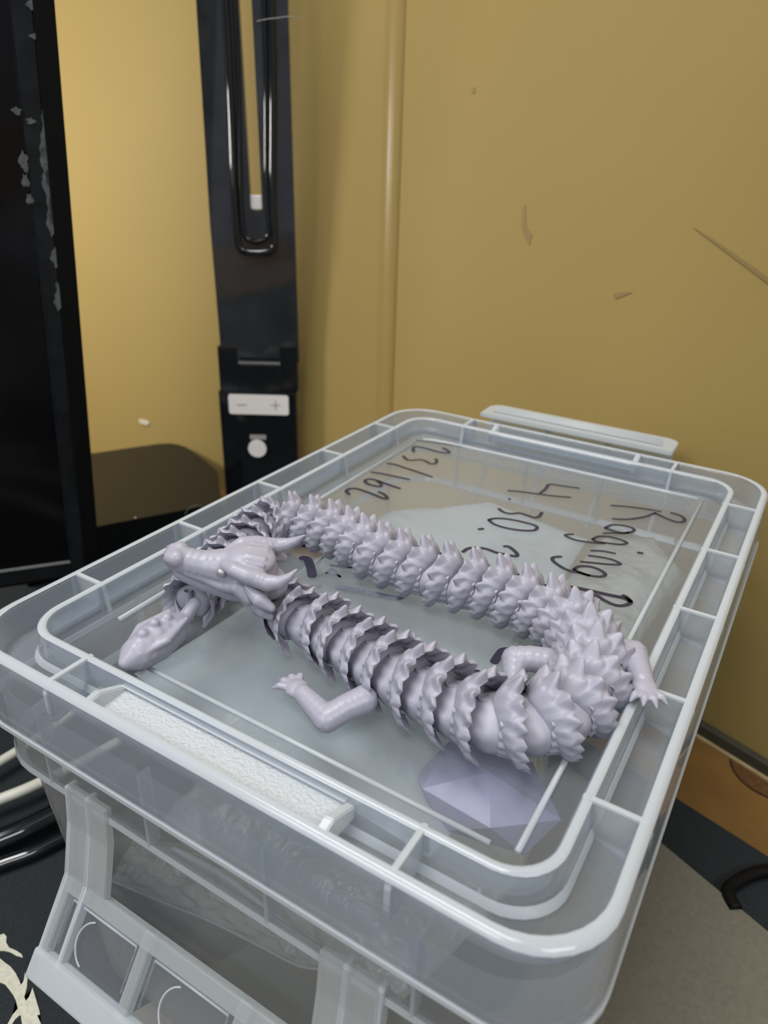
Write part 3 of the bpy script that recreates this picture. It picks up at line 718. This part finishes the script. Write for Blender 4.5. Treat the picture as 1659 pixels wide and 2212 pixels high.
# zip bag leaning against the front wall with its zip lines
zb = thing('zip_bag', 'clear zip bag with ridged zip leaning inside the box front', 'bag', (0, 0, -.1))
def onf(px, py): return onplane(px, py, (0, -.1475, 0), (0, 1, 0))
top_e = [onf(*q) for q in ((292, 1805), (375, 1832), (470, 1880), (560, 1945), (650, 2020), (738, 2078))]
bot_e = [onf(*q) for q in ((240, 1900), (360, 1950), (460, 1990), (575, 2048), (650, 2085), (722, 2092))]
def ev(P, u):
    x = u * (len(P) - 1); i = min(int(x), len(P) - 2); return P[i].lerp(P[i + 1], x - i)
V, F = [], []; nx, nz = 70, 30
for sd in (0, 1):
    for j in range(nz + 1):
        for i in range(nx + 1):
            u, w = i / nx, j / nz
            q = ev(top_e, u).lerp(ev(bot_e, u), w)
            b = sin(pi * w) * min(1, 4 * (1 - u))
            q.y = -.1475 + sd * .010 * b + b * (.0010 * sin(31 * u + 9 * w) + .0008 * sin(17 * u - 21 * w + 1) + .0006 * sin(55 * u + 30 * w)) + (.0006 if sd else 0)
            V.append(q - zb.location)
    o0 = sd * (nx + 1) * (nz + 1)
    for j in range(nz):
        for i in range(nx):
            a = o0 + j * (nx + 1) + i; F.append((a, a + 1, a + nx + 2, a + nx + 1))
mesh('film', V, F, P_ZIP, zb)
for k in range(5):
    tube('zip_line', [onf(306 + 16 * k, 1812 + 6 * k), onf(262 + 16.5 * k, 1893 + 5.5 * k)], .00035, P_RAIL, zb, n=5)
tube('folded_edge', [p + Vector((0, -.0004, 0)) for p in bot_e], .0005, P_RAIL, zb, n=6)
tube('folded_edge', [p + Vector((0, -.0004, 0)) for p in top_e[1:]], .0011, P_RAIL, zb, n=6)
# lavender faceted piece and small crumbs
bm = bmesh.new(); bmesh.ops.create_icosphere(bm, subdivisions=1, radius=1)
rg = np.random.default_rng(5); lc0 = onz(1050, 1725, -.030)
for v in bm.verts:
    v.co = Vector((v.co.x * .026 * rg.uniform(.85, 1.15), v.co.y * .020 * rg.uniform(.85, 1.15), v.co.z * .013 * rg.uniform(.8, 1.1))); v.co += lc0
tag(frombm('faceted_piece', bm, M_LAV), 'lavender faceted piece under the lid near the front right', 'toy part')

# ================================================================== DRAGON
dg = thing('dragon_figurine', 'lavender grey articulated dragon figurine curled on the box lid', 'figurine', (0, -.06, ZF))
PATH = [(572, 1278), (610, 1303), (640, 1330), (690, 1350), (735, 1380), (785, 1410), (830, 1440), (890, 1475), (960, 1510), (1040, 1545), (1120, 1558), (1195, 1545), (1250, 1505), (1275, 1450), (1260, 1395), (1215, 1345), (1150, 1310), (1080, 1280), (1020, 1262), (965, 1248), (915, 1232), (865, 1215), (810, 1192), (770, 1168), (730, 1148), (690, 1135), (650, 1125), (615, 1122), (580, 1132), (550, 1150), (522, 1178)]
pw = [np.array(onz(x, y, .001)[:2]) for x, y in PATH] + [np.array(q) for q in ((-.0725, -.0700), (-.0690, -.0810), (-.0655, -.0915), (-.0630, -.1010), (-.0610, -.1060))]
def resample(P, step):
    Q = []
    for i in range(len(P) - 1):
        p0, p1, p2, p3 = P[max(i - 1, 0)], P[i], P[i + 1], P[min(i + 2, len(P) - 1)]
        for s in range(20):
            t = s / 20; Q.append(.5 * (2 * p1 + (p2 - p0) * t + (2 * p0 - 5 * p1 + 4 * p2 - p3) * t * t + (3 * p1 - p0 - 3 * p2 + p3) * t ** 3))
    Q.append(P[-1]); Q = np.array(Q); d = np.r_[0, np.cumsum(np.linalg.norm(np.diff(Q, axis=0), axis=1))]
    return Q, d
Q, D = resample(pw, 0)
def at(s): return np.array([np.interp(s, D, Q[:, 0]), np.interp(s, D, Q[:, 1])])

def segment_mesh(name, seed, NT=15, th_max=140):
    """one link: smooth front barrel + flared collar whose rear rim is a row of pointed scales, dorsal spikes on top; unit lateral radius"""
    rg = np.random.default_rng(seed); V, F = [], []
    nth, nv = 150, 22; FL = -.86
    ths = np.linspace(-th_max, th_max, nth + 1)
    jit = rg.uniform(.8, 1.2, NT + 2); jb = rg.uniform(.6, 1.3, NT + 3)
    def tooth(th, off=0.):
        x = (th + th_max) / (2 * th_max) * NT + off; k = int(np.clip(math.floor(x), 0, NT)); fr = x - math.floor(x)
        return (max(0, 1 - abs(fr - .5) * 2) ** .8) * jit[k]
    def core(th):                                                  # the barrel is slimmer along the back, fuller on the flanks
        q = min(1, max(0, (abs(th) - 25) / 70)); return .64 + .17 * q * q * (3 - 2 * q)
    def ptsurf(th, v):
        s = (abs(th) / th_max) ** 1.25
        af = -.32 + .68 * s; T = tooth(th)
        ae = .33 + .42 * s + .12 * T
        a = af + (ae - af) * v
        r0 = core(th) - .05; r = r0 + (1.09 - r0) * math.sin(min(1, v * 1.3) * pi / 2) ** .7 - .03 * s * v
        r += .060 * T * max(0, v - .5) / .5 - .03 * v ** 3                # rear row of scales
        B = tooth(th * .5 + 30, .5); k2 = math.exp(-((v - .52) / .16) ** 2); r += .075 * (B - .4) * k2
        sp = 0
        for c0, h0, wd, vc in ((0, .36, 15, .74), (-27, .27, 13, .82), (27, .27, 13, .82), (-52, .15, 12, .86), (52, .15, 12, .86), (0, .14, 12, .26), (-16, .10, 10, .42), (16, .10, 10, .42)):
            e = abs(th - c0) / wd; ev = abs(v - vc) / .30
            k = max(0, 1 - math.hypot(e, ev))
            sp += h0 * (k * k * (3 - 2 * k) * .75 + k * .25)
        a += sp * .35
        r += sp
        t = radians(th)
        return a, r * sin(t) * 1.02, max(r * cos(t) * .98, FL)
    for i in range(nth + 1):
        for j in range(nv + 1):
            V.append(ptsurf(ths[i], j / nv))
    for i in range(nth):
        for j in range(nv):
            a = i * (nv + 1) + j; F.append((a, a + nv + 1, a + nv + 2, a + 1))
    # inside of the hollow collar
    o = len(V); ni = 5
    for i in range(nth + 1):
        p = np.array(ptsurf(ths[i], 1.0)); t = radians(ths[i])
        for j in range(ni + 1):
            w = j / ni; rr = math.hypot(p[1], p[2]); k = (1 - .17 * min(1, w * 2.5) - .08 * w)
            a = p[0] - (.03 if j else 0) - (p[0] + .05) * w * .95
            V.append((a, p[1] * k if j else p[1], max(p[2] * k if j else p[2], FL)))
    for i in range(nth):
        for j in range(ni):
            a = o + i * (ni + 1) + j; F.append((a, a + ni + 1, a + ni + 2, a + 1))
    # front barrel (smooth, flat underneath, two low bosses on each flank)
    o = len(V); nb, na = 40, 14
    for j in range(na + 1):
        u = j / na; a = -.98 + 1.25 * u
        k_u = .66 + .34 * min(1, u / .55) ** .7 if u < .85 else 1 - (u - .85) * 1.6
        if j == 0: k_u = .06
        for i in range(nb):
            t = 2 * pi * i / nb; rad = k_u * core(abs(((math.degrees(t) + 180) % 360) - 180))
            bb = .06 * math.exp(-((u - .55) / .12) ** 2) * (math.exp(-((abs(((t + pi) % (2 * pi)) - pi) - 1.35) / .2) ** 2))
            V.append((a, (rad + bb) * sin(t), max((rad + bb) * cos(t) * .98, FL + .01)))
    for j in range(na):
        for i in range(nb):
            a = o + j * nb + i; b = o + j * nb + (i + 1) % nb; F.append((a, b, b + nb, a + nb))
    F.append(tuple(o + i for i in range(nb))[::-1]); F.append(tuple(o + na * nb + i for i in range(nb)))
    # hinge pin inside the collar
    o = len(V); 
    for z in (-.7, .62):
        for i in range(10): t = 2 * pi * i / 10; V.append((.42 + .15 * cos(t), .15 * sin(t), z))
    for i in range(10): F.append((o + i, o + (i + 1) % 10, o + 10 + (i + 1) % 10, o + 10 + i))
    me = bpy.data.meshes.new(name); me.from_pydata(V, [], F); me.update(); me.materials.append(M_DRAGON)
    me.polygons.foreach_set('use_smooth', [True] * len(F))
    return me
SEGS = [segment_mesh('body_segment', 20 + i) for i in range(4)]
smax = D[-1]
s = .009; k = 0; STEP = .0114
while s < smax - .001:
    f_ = s / smax
    R = np.interp(f_, [0, .06, .2, .4, .6, .8, 1], [.0100, .0116, .0128, .0130, .0124, .0114, .0098])
    p = at(s); t = at(min(s + .004, smax)) - at(max(s - .004, 0)); ang = math.atan2(t[1], t[0])
    o = bpy.data.objects.new('body_segment', SEGS[k % 4]); C.objects.link(o); o.parent = dg
    zc = ZF + .86 * R
    o.location = Vector((p[0], p[1], zc)) - Vector(dg.location); o.scale = (R * (1.0 if R > .011 else 1.05),) * 3
    o.scale = (R * .98, R, R)
    o.rotation_euler = (0, 0, ang)
    k += 1; s += STEP * np.interp(f_, [0, .1, .5, .8, 1], [.98, 1, 1, .92, .8])

# --- organic lumps: overlapping shapes fused by a voxel remesh, then smoothed
def lump(name, shapes, mat, parent, vox=.0006, smooth=6, mw=None):
    bm = bmesh.new()
    for sh in shapes:
        if sh[0] == 'cap':                                   # tapered capsule chain: points, radii
            _, pts, rad = sh
            for i in range(len(pts) - 1):
                a, b = Vector(pts[i]), Vector(pts[i + 1]); n = max(2, int((b - a).length / (min(rad[i], rad[i + 1]) * .45)))
                for q in range(n + 1):
                    t = q / n; r = rad[i] * (1 - t) + rad[i + 1] * t
                    bmesh.ops.create_icosphere(bm, subdivisions=2, radius=r, matrix=Matrix.Translation(a.lerp(b, t)))
        elif sh[0] == 'ell':
            _, c, r, rot = sh
            m = Matrix.Translation(Vector(c)) @ Euler(rot).to_matrix().to_4x4() @ Matrix.Diagonal((*r, 1))
            bmesh.ops.create_icosphere(bm, subdivisions=3, radius=1, matrix=m)
    me = bpy.data.meshes.new(name + '_src'); bm.to_mesh(me); bm.free()
    ob = bpy.data.objects.new(name + '_src', me); C.objects.link(ob)
    r = ob.modifiers.new('r', 'REMESH'); r.mode = 'VOXEL'; r.voxel_size = vox
    if smooth: q = ob.modifiers.new('s', 'SMOOTH'); q.iterations = smooth; q.factor = .5
    dgp = bpy.context.evaluated_depsgraph_get(); dgp.update()
    nm = bpy.data.meshes.new_from_object(ob.evaluated_get(dgp), depsgraph=dgp)
    bpy.data.objects.remove(ob); nm.name = name
    if mw is not None: nm.transform(mw)
    if parent:
        pr = parent; off = Vector((0, 0, 0))
        while pr: off += pr.location; pr = pr.parent
        nm.transform(Matrix.Translation(-off))
    nm.materials.clear(); nm.materials.append(mat)
    nm.polygons.foreach_set('use_smooth', [True] * len(nm.polygons))
    o = bpy.data.objects.new(name, nm); C.objects.link(o); o.parent = parent
    return o
# --- head
fw = Vector((-.86, -.51, 0)).normalized(); pitch = radians(9); roll = radians(-10)
ex = (fw * cos(pitch) + Vector((0, 0, sin(pitch)))).normalized()
ey = Vector((0, 0, 1)).cross(ex).normalized()                 # head's left
ez = ex.cross(ey)
ey, ez = ey * cos(roll) + ez * sin(roll), ez * cos(roll) - ey * sin(roll)
nose = onz(372, 1198, .0245)
ho = nose - ex * .0415 - ez * .002
HM = Matrix(((ex.x, ey.x, ez.x, ho.x), (ex.y, ey.y, ez.y, ho.y), (ex.z, ey.z, ez.z, ho.z), (0, 0, 0, 1)))
k_ = .001
def hp(*q): return [tuple(c * k_ for c in ((p[0] if p[0] > 22 else 22 - (22 - p[0]) * .66), p[1], p[2])) for p in q]
def rr(*q): return [c * k_ for c in q]
head_shapes = [
    ('cap', hp((4, 0, 0), (12, 0, .5), (20, 0, .3), (29, 0, -.4), (37, 0, .2), (40.5, 0, 1.0)), rr(8.4, 8.8, 7.6, 5.8, 5.2, 4.6)),
    ('cap', hp((39.2, 2.4, 2.6), (41.4, 2.0, 2.4)), rr(3.5, 2.9)), ('cap', hp((39.2, -2.4, 2.6), (41.4, -2.0, 2.4)), rr(3.5, 2.9)),
    ('cap', hp((2, 0, -6.4), (16, 0, -8.2), (28, 0, -7.8), (37.5, 0, -5.2)), rr(7.4, 6.2, 4.6, 3.8)),             # lower jaw
    ('cap', hp((14, 6.6, -2.4), (22, 5.4, -3.6), (28, 4.0, -3.2), (35, 3.4, -2.0)), rr(3.2, 2.6, 2.0, 1.8)), ('cap', hp((14, -6.6, -2.4), (22, -5.4, -3.6), (28, -4.0, -3.2), (35, -3.4, -2.0)), rr(3.2, 2.6, 2.0, 1.8)),
    ('ell', (.0130, 0, .0062), (.0095, .0088, .0040), (0, radians(4), 0)),                                          # crest plate
    ('cap', hp((20.5, 4.6, 5.2), (15, 7.6, 6.4), (7, 9.4, 6.2), (0, 9.6, 5.6)), rr(2.2, 2.9, 3.2, 3.4)), ('cap', hp((20.5, -4.6, 5.2), (15, -7.6, 6.4), (7, -9.4, 6.2), (0, -9.6, 5.6)), rr(2.2, 2.9, 3.2, 3.4)),
    ('cap', hp((20, 1.5, 5.6), (10, 2.2, 9.6), (0, 2.6, 9.6)), rr(.9, 1.0, .8)), ('cap', hp((20, -1.5, 5.6), (10, -2.2, 9.6), (0, -2.6, 9.6)), rr(.9, 1.0, .8)),
    ('cap', hp((17, 3.8, 6.6), (9, 5.2, 9.2), (0, 5.6, 8.8)), rr(.9, 1.0, .8)), ('cap', hp((17, -3.8, 6.6), (9, -5.2, 9.2), (0, -5.6, 8.8)), rr(.9, 1.0, .8)),
    ('cap', hp((12, 8.0, -1), (5, 9.0, -3.4), (0, 7, -4)), rr(3.2, 3.8, 3.2)), ('cap', hp((12, -8.0, -1), (5, -9.0, -3.4), (0, -7, -4)), rr(3.2, 3.8, 3.2)),
    ('cap', hp((4, 0, -1), (-5, 0, -4)), rr(7.8, 6.4)),
]
head = lump('head', head_shapes, M_DRAGON, dg, vox=.0005, smooth=6, mw=HM)
def hl(name, pts, rad, mat=M_DRAGON, sm=3):
    return lump(name, [('cap', hp(*pts), rr(*rad))], mat, head, vox=.00035, smooth=sm, mw=HM)
for sgn in (1, -1):
    hl('horn', [(3, sgn * 9.4, 5.8), (-4, sgn * 10.6, 5.6), (-10, sgn * 11.0, 7.0), (-15, sgn * 10.6, 10.0), (-18.5, sgn * 9.8, 13.4)], (3.4, 3.2, 2.5, 1.5, .45))
    hl('ear', [(6, sgn * 9.4, .2), (-1, sgn * 12.6, -1.2), (-8, sgn * 14.0, -2.8)], (2.2, 2.9, 1.7))
    hl('cheek_spine', [(4, sgn * 9.0, -5.0), (-3, sgn * 11.6, -7.6), (-8, sgn * 12.0, -9.4)], (2.6, 2.4, 1.4))
    hl('cheek_spine', [(7, sgn * 7.8, -6.6), (2, sgn * 9.8, -9.0), (-1, sgn * 10.4, -11.0)], (2.2, 1.8, 1.0))
    hl('eye', [(22.6, sgn * 6.2, 3.2), (21.4, sgn * 6.7, 3.2)], (1.6, 1.6), M_EYE, 0)
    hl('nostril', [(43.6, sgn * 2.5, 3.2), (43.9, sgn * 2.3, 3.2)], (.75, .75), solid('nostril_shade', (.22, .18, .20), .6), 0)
# --- legs
def W3(px, py, z): return Vector(onz(px, py, z))
def leg(sh, el, pw_, pal, r=(.0050, .0046, .0040, .0034), side=None):
    """shoulder, elbow, wrist, toe direction"""
    shapes = [('cap', [sh, sh.lerp(el, .5) + Vector((0, 0, .0006)), el, el.lerp(pw_, .55), pw_], [r[0], r[1], r[1] * 1.02, r[2], r[3]])]
    d = Vector((pal.x, pal.y, 0)).normalized(); n = Vector((-d.y, d.x, 0))
    palm = pw_ + d * .0035
    shapes.append(('ell', palm, (.0042, .0042, .0026), (0, 0, math.atan2(d.y, d.x))))
    for a in (-42, -14, 14, 42):
        t = (d * cos(radians(a)) + n * sin(radians(a)))
        shapes.append(('cap', [palm + t * .0024, palm + t * .0062 + Vector((0, 0, .0004)), palm + t * .0086 - Vector((0, 0, .0010))], [.0016, .0014, .0006]))
    return lump('leg', shapes, M_DRAGON, dg, vox=.0005, smooth=4)
zl = ZF + .0046
leg(W3(785, 1512, -.003), W3(706, 1553, zl), W3(655, 1500, -.004), W3(632, 1478, zl) - W3(655, 1500, zl))
leg(Vector((.0315, -.0900, -.003)), Vector((.0340, -.0780, zl)), Vector((.0255, -.0735, zl)), Vector((-1, .2, 0)))
leg(W3(1180, 1428, .0015), W3(1112, 1424, .0005), W3(1108, 1478, -.004), Vector((.45, -1, 0)), r=(.0050, .0048, .0042, .0036))
leg(W3(1305, 1408, .0015), W3(1368, 1413, .0045), W3(1388, 1470, .0040), W3(1398, 1500, .004) - W3(1388, 1470, .004), r=(.0050, .0050, .0044, .0038))
# --- tail tip: pod with raised bumps
tb, te = W3(392, 1345, ZF + .008), W3(272, 1432, ZF + .006)
td = (te - tb); tn = Vector((-td.y, td.x, 0)).normalized()
tp = lump('tail_tip', [('cap', [tb + Vector((0, 0, .001)), tb.lerp(te, .22), tb.lerp(te, .5), tb.lerp(te, .78), te], [.0032, .0066, .0078, .0066, .0028]),
                       ('cap', [tb - td * .28 + Vector((0, 0, .004)), tb], [.0026, .0030]),
                       ('cap', [tb.lerp(te, .05) + tn * .0045 + Vector((0, 0, .0042)), tb.lerp(te, .5) + tn * .0070 + Vector((0, 0, .0036)), tb.lerp(te, .95) + tn * .0028 + Vector((0, 0, .002))], [.0012, .0018, .0012]),
                       ('cap', [tb.lerp(te, .05) - tn * .0045 + Vector((0, 0, .0042)), tb.lerp(te, .5) - tn * .0070 + Vector((0, 0, .0036)), tb.lerp(te, .95) - tn * .0028 + Vector((0, 0, .002))], [.0012, .0018, .0012])] +
          [('ell', tb.lerp(te, q) + Vector((0, 0, h)), (.0024, .0020, .0018), (0, 0, 0)) for q, h in ((.25, .0066), (.47, .0080), (.68, .0070))], M_DRAGON, dg, vox=.0005, smooth=10)

# ================================================================== CABLES AT LEFT
tag(tube('white_cable', [onz(x, y, z) for x, y, z in ((-260, 1800, -.185), (-90, 1700, -.185), (0, 1645, -.185), (60, 1608, -.185), (130, 1560, -.187), (220, 1490, -.190))], .0030, M_CABLE),
    'upper of the two white cables behind the box at left', 'cable')
tag(tube('white_cable', [onz(x, y, z) for x, y, z in ((-260, 1850, -.185), (-90, 1765, -.185), (0, 1727, -.185), (60, 1703, -.185), (150, 1660, -.187), (260, 1600, -.190))], .0034, M_CABLE),
    'lower of the two white cables behind the box at left', 'cable')
tag(tube('black_cable', [onz(x, y, -.190) for x, y in ((-260, 1920), (-90, 1850), (0, 1815), (80, 1780), (200, 1715), (300, 1650))], .0072, M_GLOSS),
    'thick glossy black cable below the white cables at left', 'cable')
tag(tube('black_cable', [onz(x, y, -.1935) for x, y in ((-260, 1975), (-90, 1905), (0, 1868), (80, 1838), (200, 1775), (300, 1710))], .0042, M_GLOSS),
    'thin glossy black cable nearest the printed mat at left', 'cable')
